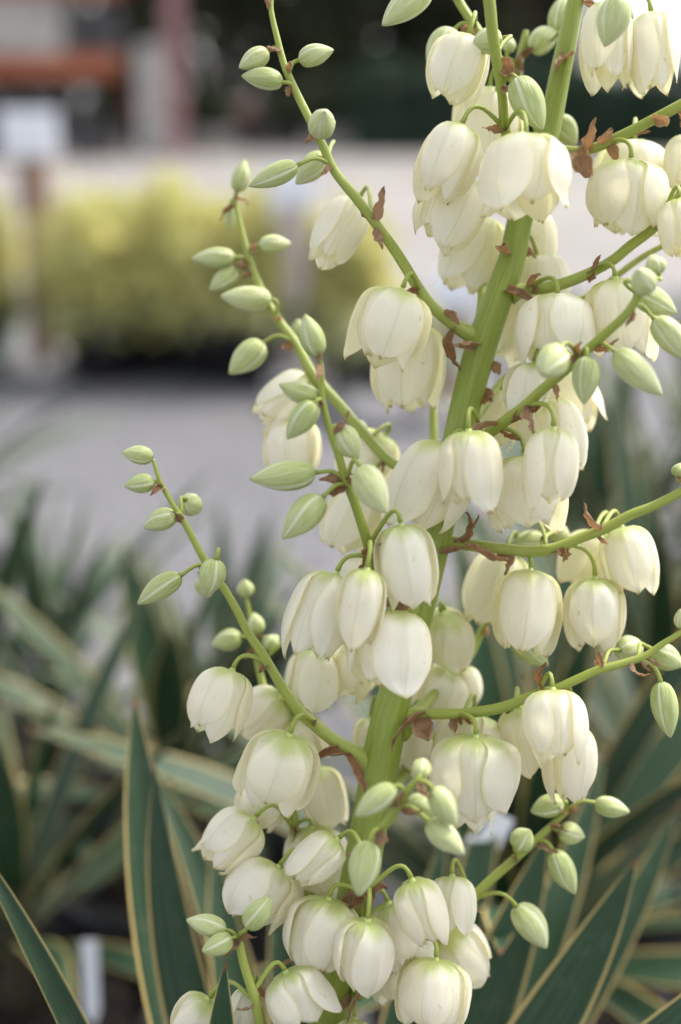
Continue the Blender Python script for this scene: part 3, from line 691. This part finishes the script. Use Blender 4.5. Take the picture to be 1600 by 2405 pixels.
# the plant's own sword leaves: base px, tip px (x,y,dz), width px
CAMN = (CAM - PZ(800, 2200, 0)).normalized()
def lf(b_, t_, wd, bend=0.0, side=0.0, fold=.25, m='yucca_leaf', twist=0.0):
    B, T = PZ(*b_), PZ(*t_)
    n = (CAMN + RT * side + Vector((0, 0, .2))).normalized()
    add_leaf(plant, B, T, wd * K, n, bend, RT, m, fold=fold, nl=22, twist=twist)
LV = [((600, 2960, .14), (316, 1630, .20), 196, -.035, .35, .32), ((650, 2960, .12), (364, 1792, .17), 170, -.03, -.5, .42), ((400, 2950, .0), (-90, 1930, .03), 84, .01, .9, .7),
      ((600, 2980, -.04), (530, 2256, -.06), 112, -.02, .45, .35), ((690, 2980, -.03), (671, 2386, -.06), 100, 0, .2, .3), ((880, 2960, .09), (1498, 2012, .13), 190, .03, -.45, .3),
      ((850, 2970, .13), (1292, 1942, .19), 200, .02, -.2, .25), ((790, 2970, .18), (1048, 1940, .26), 150, .01, .1, .3), ((920, 2960, .04), (1740, 2240, .06), 160, .03, -.6, .35),
      ((720, 2960, .2), (500, 1960, .3), 170, -.02, .2, .3), ((760, 2970, .2), (640, 2080, .26), 150, 0, .0, .25), ((660, 2960, .24), (330, 1760, .34), 150, .05, .3, .3),
      ((900, 2950, .2), (1420, 1760, .36), 160, .04, -.3, .25), ((930, 2950, .2), (1600, 1880, .32), 150, .04, -.5, .3), ((850, 2950, .22), (1190, 1700, .36), 150, .02, -.1, .25),
      ((780, 2980, -.06), (800, 2430, -.12), 110, 0, 0, .3), ((960, 2980, -.02), (1500, 2500, -.08), 130, .02, -.5, .3), ((560, 2980, -.03), (230, 2480, -.1), 120, -.02, .5, .3)]
for d in LV: lf(*d)
add_pot(plant, .17, .30)
zt = PB.z
v, f, u = tube([Vector((0, 0, .24)), Vector((0, 0, .4)), Vector((0, 0, zt)), Vector((0, 0, zt + .04))], [.045, .05, .05, .03], 12)
mesh_obj('trunk', v, f, 'trunk', plant, uvs=u)

# ------------------------------------------------------------------ other potted yuccas around it
def at_px(px, py, d): return P(px, py, d)
G = 'potted yuccas standing on the gravel'
YU = [((-120, 1870, 1.95), 24, .54, .046, 'potted yucca with pale-edged leaves at the end of the row beside the plant tag', 'yucca_leaf_pale', 11),
      ((110, 1620, 2.05), 22, .36, .036, 'potted yucca with arching pale green leaves in front of the golden shrubs', 'yucca_leaf_pale', 12),
      ((540, 1740, 2.0), 24, .36, .038, 'potted yucca behind the flower stalk with leaves crossing the gravel', 'yucca_leaf_pale', 13),
      ((40, 2130, 1.5), 14, .34, .045, 'small potted yucca with dark narrow leaves next to the white plant tag', 'yucca_leaf', 31),
      ((400, 1840, 1.72), 16, .36, .050, 'small dark potted yucca just behind the tall upright sword leaves', 'yucca_leaf', 32),
      ((1230, 2180, 1.45), 30, .52, .055, 'potted yucca with stiff blue-green leaves around the white folded tag', 'yucca_leaf', 14),
      ((1560, 1880, 1.75), 30, .56, .052, 'potted yucca with yellow-edged leaves fanning toward the hedge', 'yucca_leaf', 15),
      ((1380, 1420, 2.35), 32, .56, .055, 'potted yucca with tall blue-green leaves behind the drooping bells', 'yucca_leaf_pale', 16),
      ((1660, 1250, 2.9), 30, .60, .055, 'potted yucca with dark upright leaves standing closest to the hedge', 'yucca_leaf', 17),
      ((-190, 1200, 2.9), 26, .52, .045, 'potted yucca with blue leaves reaching over the gravel by the sign', 'yucca_leaf_pale', 18)]
for (p, n, ln, wd, lab, m, sd_) in YU:
    yucca(at_px(*p), n, ln, wd, lab, G, sd_, m)

# white tags stuck in pots
def tagcard(name, c, wd, ht, th, label, tilt, zr):
    v, f = boxmesh(-wd / 2, wd / 2, -th / 2, th / 2, -ht * .28, ht)
    # pointed foot
    v += [Vector((-wd * .18, -th / 2, -ht * .55)), Vector((wd * .18, -th / 2, -ht * .55)), Vector((-wd * .18, th / 2, -ht * .55)), Vector((wd * .18, th / 2, -ht * .55))]
    f = [x for x in f if x != (0, 2, 3, 1)] + [(8, 10, 11, 9), (0, 1, 9, 8), (2, 10, 11, 3), (0, 8, 10, 2), (1, 3, 11, 9)]
    o = mesh_obj(name, v, f, 'white_board', smooth=False, loc=c)
    o.rotation_euler = (R(tilt), 0, R(zr)); tag(o, label, 'tag'); return o
tagcard('plant_tag', P(215, 2335, 1.45), .016, .058, .0012, 'narrow white plant tag standing in a black pot', -8, 6)
t2 = empty('folded_tag', P(1140, 1960, 1.16), 'white folded plant tag hanging among blue-green yucca leaves', 'tag')
v, f = boxmesh(-.011, .013, -.0008, .0008, -.010, .022); o = mesh_obj('tag_flap', v, f, 'white_board', t2, smooth=False); o.rotation_euler = (R(-18), R(24), R(-12)); o.location = (.007, 0, .0)
v, f = boxmesh(-.012, .008, -.0008, .0008, -.026, .0); o = mesh_obj('tag_flap', v, f, 'white_board', t2, smooth=False); o.rotation_euler = (R(20), R(20), R(18)); o.location = (-.006, -.002, -.004)
v, f, u = tube([Vector((.012, 0, .018)), Vector((.016, .01, .03)), Vector((.018, .03, .035)), Vector((.02, .05, .02))], [.0007] * 4, 6); mesh_obj('tie', v, f, 'white_board', t2, uvs=u)

t2.scale = (.82, .82, .82)
# ------------------------------------------------------------------ golden potted shrubs on the gravel
def leafcloud(n, fn, size, rr, aspect=2.2):
    verts, faces = [], []
    for _ in range(n):
        c, out = fn(rr)
        d = (out + Vector((rr.uniform(-1, 1), rr.uniform(-1, 1), rr.uniform(-1, 1)))).normalized()
        s = d.cross(Vector((rr.uniform(-1, 1), rr.uniform(-1, 1), rr.uniform(-1, 1)))).normalized()
        l = size * rr.uniform(.6, 1.4); wd = l / aspect
        n2 = d.cross(s) * wd * .25
        i = len(verts)
        verts += [c - d * l * .5, c + s * wd * .5 + n2, c + d * l * .5, c - s * wd * .5 + n2]
        faces.append((i, i + 1, i + 2, i + 3))
    return verts, faces
def golden(px, py, wpx, hpx, label, seed, pots=1):
    rr = random.Random(seed)
    g = ground_at(px, py); d = (g - CAM).dot(FWD); s = K * d / D0
    root = empty('golden_shrub', g, label, 'shrub', 'golden shrubs in black pots')
    add_pot(root, .17, .26)
    rx, h = wpx * s * .5, hpx * s
    zc = .26 + (h - .26) * .40
    def fn(r):
        while True:
            v = Vector((r.uniform(-1, 1), r.uniform(-1, 1), r.uniform(-1, 1)))
            if .25 < v.length < 1: break
        v = v.normalized() * v.length ** .4
        b = 1 + .55 * mnoise.noise(v * 1.9 + Vector((seed * 3.1, 0, 0))) + .25 * mnoise.noise(v * 5 + Vector((seed, 7, 0)))
        return Vector((v.x * rx * b, v.y * rx * b, max(.2, zc + v.z * (h - zc) * b))), v
    v, f = leafcloud(1700, fn, .08, rr); mesh_obj('foliage', v, f, 'gold_fol', root, smooth=False)
    # arching straps at the foot
    vs, fs, us = [], [], []
    for i in range(80):
        a = rr.uniform(0, 6.28); ln = rr.uniform(.26, .48)
        dd = Vector((math.cos(a), math.sin(a), .55)).normalized(); b0 = Vector((dd.x * .05, dd.y * .05, .26))
        tip = b0 + Vector((dd.x * ln, dd.y * ln, rr.uniform(-.08, .12)))
        v, f, u = leaf_mesh(b0, tip, .022, Vector((0, 0, 1)), .12, Vector((0, 0, 1)), nl=6)
        o_ = len(vs); vs += v; us += u; fs += [tuple(q + o_ for q in x) for x in f]
    mesh_obj('skirt_leaves', vs, fs, 'gold_low', root, uvs=us)
    for k in range(4):
        a = k * 1.6 + .4
        v, f, u = tube([Vector((0, 0, .22)), Vector((math.cos(a) * rx * .2, math.sin(a) * rx * .2, .38)), Vector((math.cos(a) * rx * .5, math.sin(a) * rx * .5, h * .8))], [.012, .009, .004], 6)
        mesh_obj('twig', v, f, 'bark', root, uvs=u)
golden(240, 890, 260, 410, 'golden shrub in a black pot next to the white-topped sign post', 21)
golden(360, 872, 290, 425, 'round golden shrub in a black pot, second from the white-topped sign post', 22)
golden(490, 885, 300, 430, 'round golden shrub in a black pot, third from the white-topped sign post', 27)
golden(590, 900, 160, 425, 'golden shrub in a black pot leaning against the grey post', 23)
golden(-50, 870, 210, 415, 'golden shrub in a black pot beyond the white-topped sign post', 24)
golden(815, 890, 210, 400, 'golden shrub in a black pot beyond the grey post', 25)
golden(940, 960, 160, 250, 'small golden shrub in a black pot by the brown post', 26)

# ------------------------------------------------------------------ sign posts
def signpost(px, py, toppy, wood, board, label, bw=.30, bh=.22, pw=.085):
    g = ground_at(px, py); d = (g - CAM).dot(FWD)
    s = K * d / D0
    h = (py - toppy) * s * .98
    root = empty('sign_post', g, label, 'sign')
    v, f = boxmesh(-pw / 2, pw / 2, -pw / 2, pw / 2, .02, h - (bh * .5 if board else 0)); mesh_obj('post', v, f, wood, root, smooth=False)
    if board:
        v, f = boxmesh(-bw / 2, bw / 2, -pw / 2 - .024, -pw / 2 - .003, h - bh, h); mesh_obj('board', v, f, 'white_board', root, smooth=False)
        v, f = boxmesh(-bw / 2 - .012, bw / 2 + .012, -pw / 2 - .003, -pw / 2 + .012, h - bh - .012, h + .012); mesh_obj('board_frame', v, f, 'white_board', root, smooth=False)
    v, f = lathe([(0.001, .0), (.17, .0), (.17, .05), (.15, .07), (.06, .075), (0.001, .076)], 20); mesh_obj('foot', v, f, 'concrete', root)
signpost(108, 872, 276, 'wood', True, 'wooden sign post with blank white board and pale concrete foot', .23, .18, .115)
signpost(690, 900, 405, 'wood_grey', True, 'grey wooden sign post with small white board among golden shrubs', .17, .13, .13)
signpost(1062, 985, 640, 'wood', True, 'brown wooden sign post beside the flowering stalk', .17, .12, .085)
def slab(px, py, wpx, label):
    g = ground_at(px, py); s = K * (g - CAM).dot(FWD) / D0; r = wpx * s / 2
    v, f = lathe([(0.001, 0), (r * .95, 0), (r, .03), (r * .97, .09), (r * .9, .105), (0.001, .11)], 20)
    o = mesh_obj('stepping_stone', v, f, 'concrete', loc=g); o.scale = (1, .7, 1); tag(o, label, 'stone')
slab(890, 990, 150, 'pale flat stone lying between black pots near the brown post')
slab(565, 905, 80, 'small pale stone beside the grey sign post')

# ------------------------------------------------------------------ storage rack and boxes, far side of the pavement
g0 = ground_at(120, 372)
YR = g0.y
sR = K * (g0 - CAM).dot(FWD) / D0
rack = empty('storage_rack', Vector((ground_at(120, 372).x, YR, 0)), 'tall storage rack with orange shelves and faded pink uprights', 'rack')
def xr(px): return (px - 120) * sR
def zr(py): return CAM.z + (190 - py) * sR
for px in (-420, -60, 410):
    for yy in (0, .9):
        v, f = boxmesh(xr(px) - .10, xr(px) + .10, yy - .08, yy + .08, 0.0, 4.6); mesh_obj('upright', v, f, 'pink_paint', rack, smooth=False)
for z0, z1 in ((zr(184), zr(132)), (zr(4), zr(-50))):
    for yy in (-.09, .95):
        v, f = boxmesh(xr(-420), xr(290) if z0 < 2.4 else xr(300), yy - .03, yy + .03, z0, z1); mesh_obj('shelf_beam', v, f, 'orange_paint', rack, smooth=False)
    v, f = boxmesh(xr(-418), xr(300), -.05, .91, (z0 + z1) / 2 - .03, (z0 + z1) / 2 + .03); mesh_obj('shelf_deck', v, f, 'dark_box', rack, smooth=False)
ztop = (zr(184) + zr(132)) / 2 + .032
k = 0
for x0, x1, ht, m, lab in ((-400, -250, .9, 'grey_box', 'stack of pale grey sacks at the end of the rack shelf'), (-230, -80, 1.15, 'grey_box', 'pale grey covered pallet on the orange rack shelf'),
                           (-30, 165, 1.3, 'grey_box', 'largest pale grey covered pallet on the orange rack shelf'), (180, 285, .95, 'dark_box', 'dark grey crate on the orange rack shelf')):
    wd = xr(x1) - xr(x0)
    o = empty('pallet_load', rack.location + Vector(((xr(x0) + xr(x1)) / 2, .43, ztop)), lab, 'pallet')
    v, f = boxmesh(-wd / 2, wd / 2, -.42, .42, .0, .12); mesh_obj('pallet', v, f, 'wood', o, smooth=False)
    nl = 3
    for j in range(nl):
        zz = .122 + j * (ht - .12) / nl; r_ = random.Random(j + k * 7)
        v, f = boxmesh(-wd / 2 + r_.uniform(.01, .06), wd / 2 - r_.uniform(.01, .06), -.40, .40 - r_.uniform(0, .05), zz, zz + (ht - .12) / nl - .015); mesh_obj('sack_layer', v, f, m, o, smooth=False)
    k += 1
for x0, x1, ht, m, lab in ((-380, -120, 1.0, 'dark_box', 'dark crate under the rack at its far end'), (-40, 130, .95, 'dark_box', 'dark crate under the orange rack shelf'), (160, 240, .7, 'dark_box', 'small dark crate under the rack beside the pink upright'), (330, 400, 1.9, 'grey_box', 'tall grey cabinet standing at the pink upright')):
    wd = xr(x1) - xr(x0)
    o = empty('crate', rack.location + Vector(((xr(x0) + xr(x1)) / 2, .4, 0)), lab, 'crate')
    v, f = boxmesh(-wd / 2, wd / 2, -.38, .38, .08, ht); mesh_obj('body', v, f, m, o, smooth=False)
    for sx in (-1, 1):
        v, f = boxmesh(sx * wd * .35 - .06, sx * wd * .35 + .06, -.38, .38, 0, .08); mesh_obj('runner', v, f, 'wood', o, smooth=False)

# ------------------------------------------------------------------ display row of potted shrubs, hedge, trees
def potshrub(px, py, wpx, hpx, leaf, potm, label, seed, dy=0.0):
    rr = random.Random(seed); g = ground_at(px, py); s = K * (g - CAM).dot(FWD) / D0
    g.y += dy
    root = empty('potted_shrub', g, label, 'shrub', 'potted shrubs along the far edge of the pavement')
    rx, h = wpx * s / 2, hpx * s
    pr = min(.3, rx * .7)
    v, f = lathe([(0.001, .0), (pr * .75, 0), (pr, .38), (pr * 1.08, .385), (pr * 1.08, .42), (pr * .95, .42), (pr * .9, .36), (.001, .37)], 20); mesh_obj('pot', v, f, potm, root)
    zc = .38 + (h - .38) * .5
    def fn(r):
        v = Vector((r.gauss(0, 1), r.gauss(0, 1), r.gauss(0, 1))).normalized() * r.uniform(.35, 1) ** .5
        b = 1 + .2 * math.sin(4 * math.atan2(v.y, v.x) + 4 * v.z + seed)
        return Vector((v.x * rx * b, v.y * rx * .8 * b, zc + v.z * (h - .4) * .5 * b)), v
    v, f = leafcloud(900, fn, .16, rr); mesh_obj('foliage', v, f, leaf, root, smooth=False)
    v, f, u = tube([Vector((0, 0, .3)), Vector((.02, 0, .5)), Vector((0, .02, zc))], [.03, .025, .01], 6); mesh_obj('stem', v, f, 'bark', root, uvs=u)
SH = [(250, 362, 110, 130, 'shrub_leaf', 'dark_box', 'dark green potted shrub beside the red-flowering one'), (315, 356, 70, 120, 'red_bloom', 'dark_box', 'potted shrub with deep red bloom near the pink upright'),
      (400, 360, 130, 120, 'shrub_leaf', 'dark_box', 'wide dark potted shrub next to the pink upright'), (500, 362, 120, 150, 'shrub_leaf', 'grey_box', 'dark potted shrub in a grey pot'),
      (585, 354, 110, 110, 'blush_bloom', 'dark_box', 'potted shrub with dusty blush bloom in a dark pot'), (660, 360, 120, 140, 'shrub_leaf', 'dark_box', 'dark potted shrub beside the dusty blush bloom'), (760, 360, 130, 170, 'shrub_leaf', 'grey_box', 'tall dark potted shrub in a grey pot before the trees'),
      (900, 354, 130, 160, 'blush_bloom', 'dark_box', 'large potted shrub with dusty blush bloom before the trees'), (985, 360, 90, 110, 'red_bloom', 'dark_box', 'low potted shrub with red bloom next to the blue pot'), (1035, 358, 90, 130, 'shrub_leaf', 'blue_glaze', 'potted shrub in a glazed blue pot'),
      (1120, 360, 130, 150, 'shrub_leaf', 'dark_box', 'dark potted shrub behind the upper bells'), (1210, 360, 120, 140, 'shrub_leaf', 'dark_box', 'dark potted shrub at the end of the row by the hedge')]
for i, d in enumerate(SH): potshrub(*d, seed=40 + i, dy=(i % 3) * .5)
# a blue barrel catches the eye between the flowers
gb = ground_at(1012, 352); sb = K * (gb - CAM).dot(FWD) / D0
o = empty('barrel', gb + Vector((0, -.8, 0)), 'deep blue barrel standing in front of the potted shrubs', 'barrel')
v, f = lathe([(.001, 0), (.28, 0), (.31, .1), (.32, .3), (.33, .32), (.32, .34), (.32, .62), (.33, .64), (.32, .66), (.31, .9), (.28, .98), (.001, .98)], 24); mesh_obj('body', v, f, 'blue_glaze', o)
v, f = lathe([(.001, .985), (.26, .985), (.27, 1.0), (.26, 1.02), (.001, 1.02)], 24); mesh_obj('lid', v, f, 'dark_box', o)

hg = ground_at(1500, 356)
hedge = empty('hedge', hg, 'dark green clipped hedge along the grey pavement', 'hedge')
hw_, hh_, hd_ = 5.5, 1.45, 1.0
def hfn(r):
    f_ = r.random()
    x = r.uniform(-hw_, hw_); n = .14 * math.sin(x * 2.3) + .1 * math.sin(x * 5.1 + 1)
    if f_ < .55: return Vector((x, -hd_ + n * .6 + r.uniform(-.1, .12), r.uniform(0.02, hh_ + n))), Vector((0, -1, .2))
    if f_ < .9: return Vector((x, r.uniform(-hd_, hd_), hh_ + n + r.uniform(-.15, .06))), Vector((0, 0, 1))
    return Vector((x, r.uniform(-hd_, hd_), r.uniform(.1, hh_))), Vector((0, 0, 1))
v, f = leafcloud(9000, hfn, .17, random.Random(3)); mesh_obj('foliage', v, f, 'hedge_leaf', hedge, smooth=False)
v, f = boxmesh(-hw_ + .1, hw_ - .1, -hd_ + .15, hd_ - .15, 0, hh_ - .2); mesh_obj('inner_twigs', v, f, 'hedge_leaf', hedge, smooth=False)

def tree(x, y, h, rx, label, seed, leaf='tree_leaf', n=5200, low=.9):
    rr = random.Random(seed)
    root = empty('tree', Vector((x, y, 0)), label, 'tree', 'dark trees behind the pavement')
    v, f, u = tube([Vector((0, 0, 0)), Vector((.1, 0, h * .25)), Vector((0, .1, h * .5)), Vector((.1, 0, h * .8))], [.28, .22, .15, .04], 10); mesh_obj('trunk', v, f, 'bark', root, uvs=u)
    for i in range(5):
        a = i * 1.3 + rr.random(); z0 = h * (.22 + .1 * i)
        e = Vector((math.cos(a) * rx * .7, math.sin(a) * rx * .7, z0 + h * .2))
        v, f, u = tube([Vector((0, 0, z0)), e * .5 + Vector((0, 0, z0 * .5 + .1)), e], [.12, .08, .03], 7); mesh_obj('limb', v, f, 'bark', root, uvs=u)
    cl = []
    for i in range(26):
        a = rr.uniform(0, 6.28); q = rr.uniform(.2, 1) ** .5
        zz = rr.uniform(low, h); k = math.sin(math.pi * min(1, max(.0, (zz - low + .8) / (h - low + 1.2)))) ** .5
        cl.append((Vector((math.cos(a) * q * rx * k, math.sin(a) * q * rx * k, zz)), rr.uniform(.7, 1.3) * rx * .34))
    def fn(r):
        c, s = r.choice(cl); v = Vector((r.gauss(0, 1), r.gauss(0, 1), r.gauss(0, 1))).normalized()
        return c + v * s * r.uniform(.5, 1.05), v
    v, f = leafcloud(n, fn, .42, rr, 1.7); mesh_obj('crown', v, f, leaf, root, smooth=False)
YT = hg.y + 4.5
xs = lambda px, y: (px - 800) * K / D0 * math.hypot(y, 0) * 1.0
for i, (px, dy, h, rx, lab) in enumerate([(-200, 4, 8, 3.2, 'dark leafy tree rising behind the end of the storage rack'), (180, 5, 9, 3.2, 'tall dark tree rising behind the orange shelves'), (520, 2, 8, 2.8, 'dark leafy tree next to the storage rack'), (720, 3, 9, 2.8, 'dense dark tree behind the dusty blush shrubs'),
                                       (900, 1.5, 8, 2.6, 'dark tree with low crown behind the blue barrel'), (1080, 3.5, 8.5, 2.7, 'dense dark tree behind the flower stalk top'), (1200, 2, 7.5, 1.6, 'dark tree standing at the end of the hedge')]):
    y = YT + dy
    tree(xs(px, y), y, h, rx, lab, 60 + i)
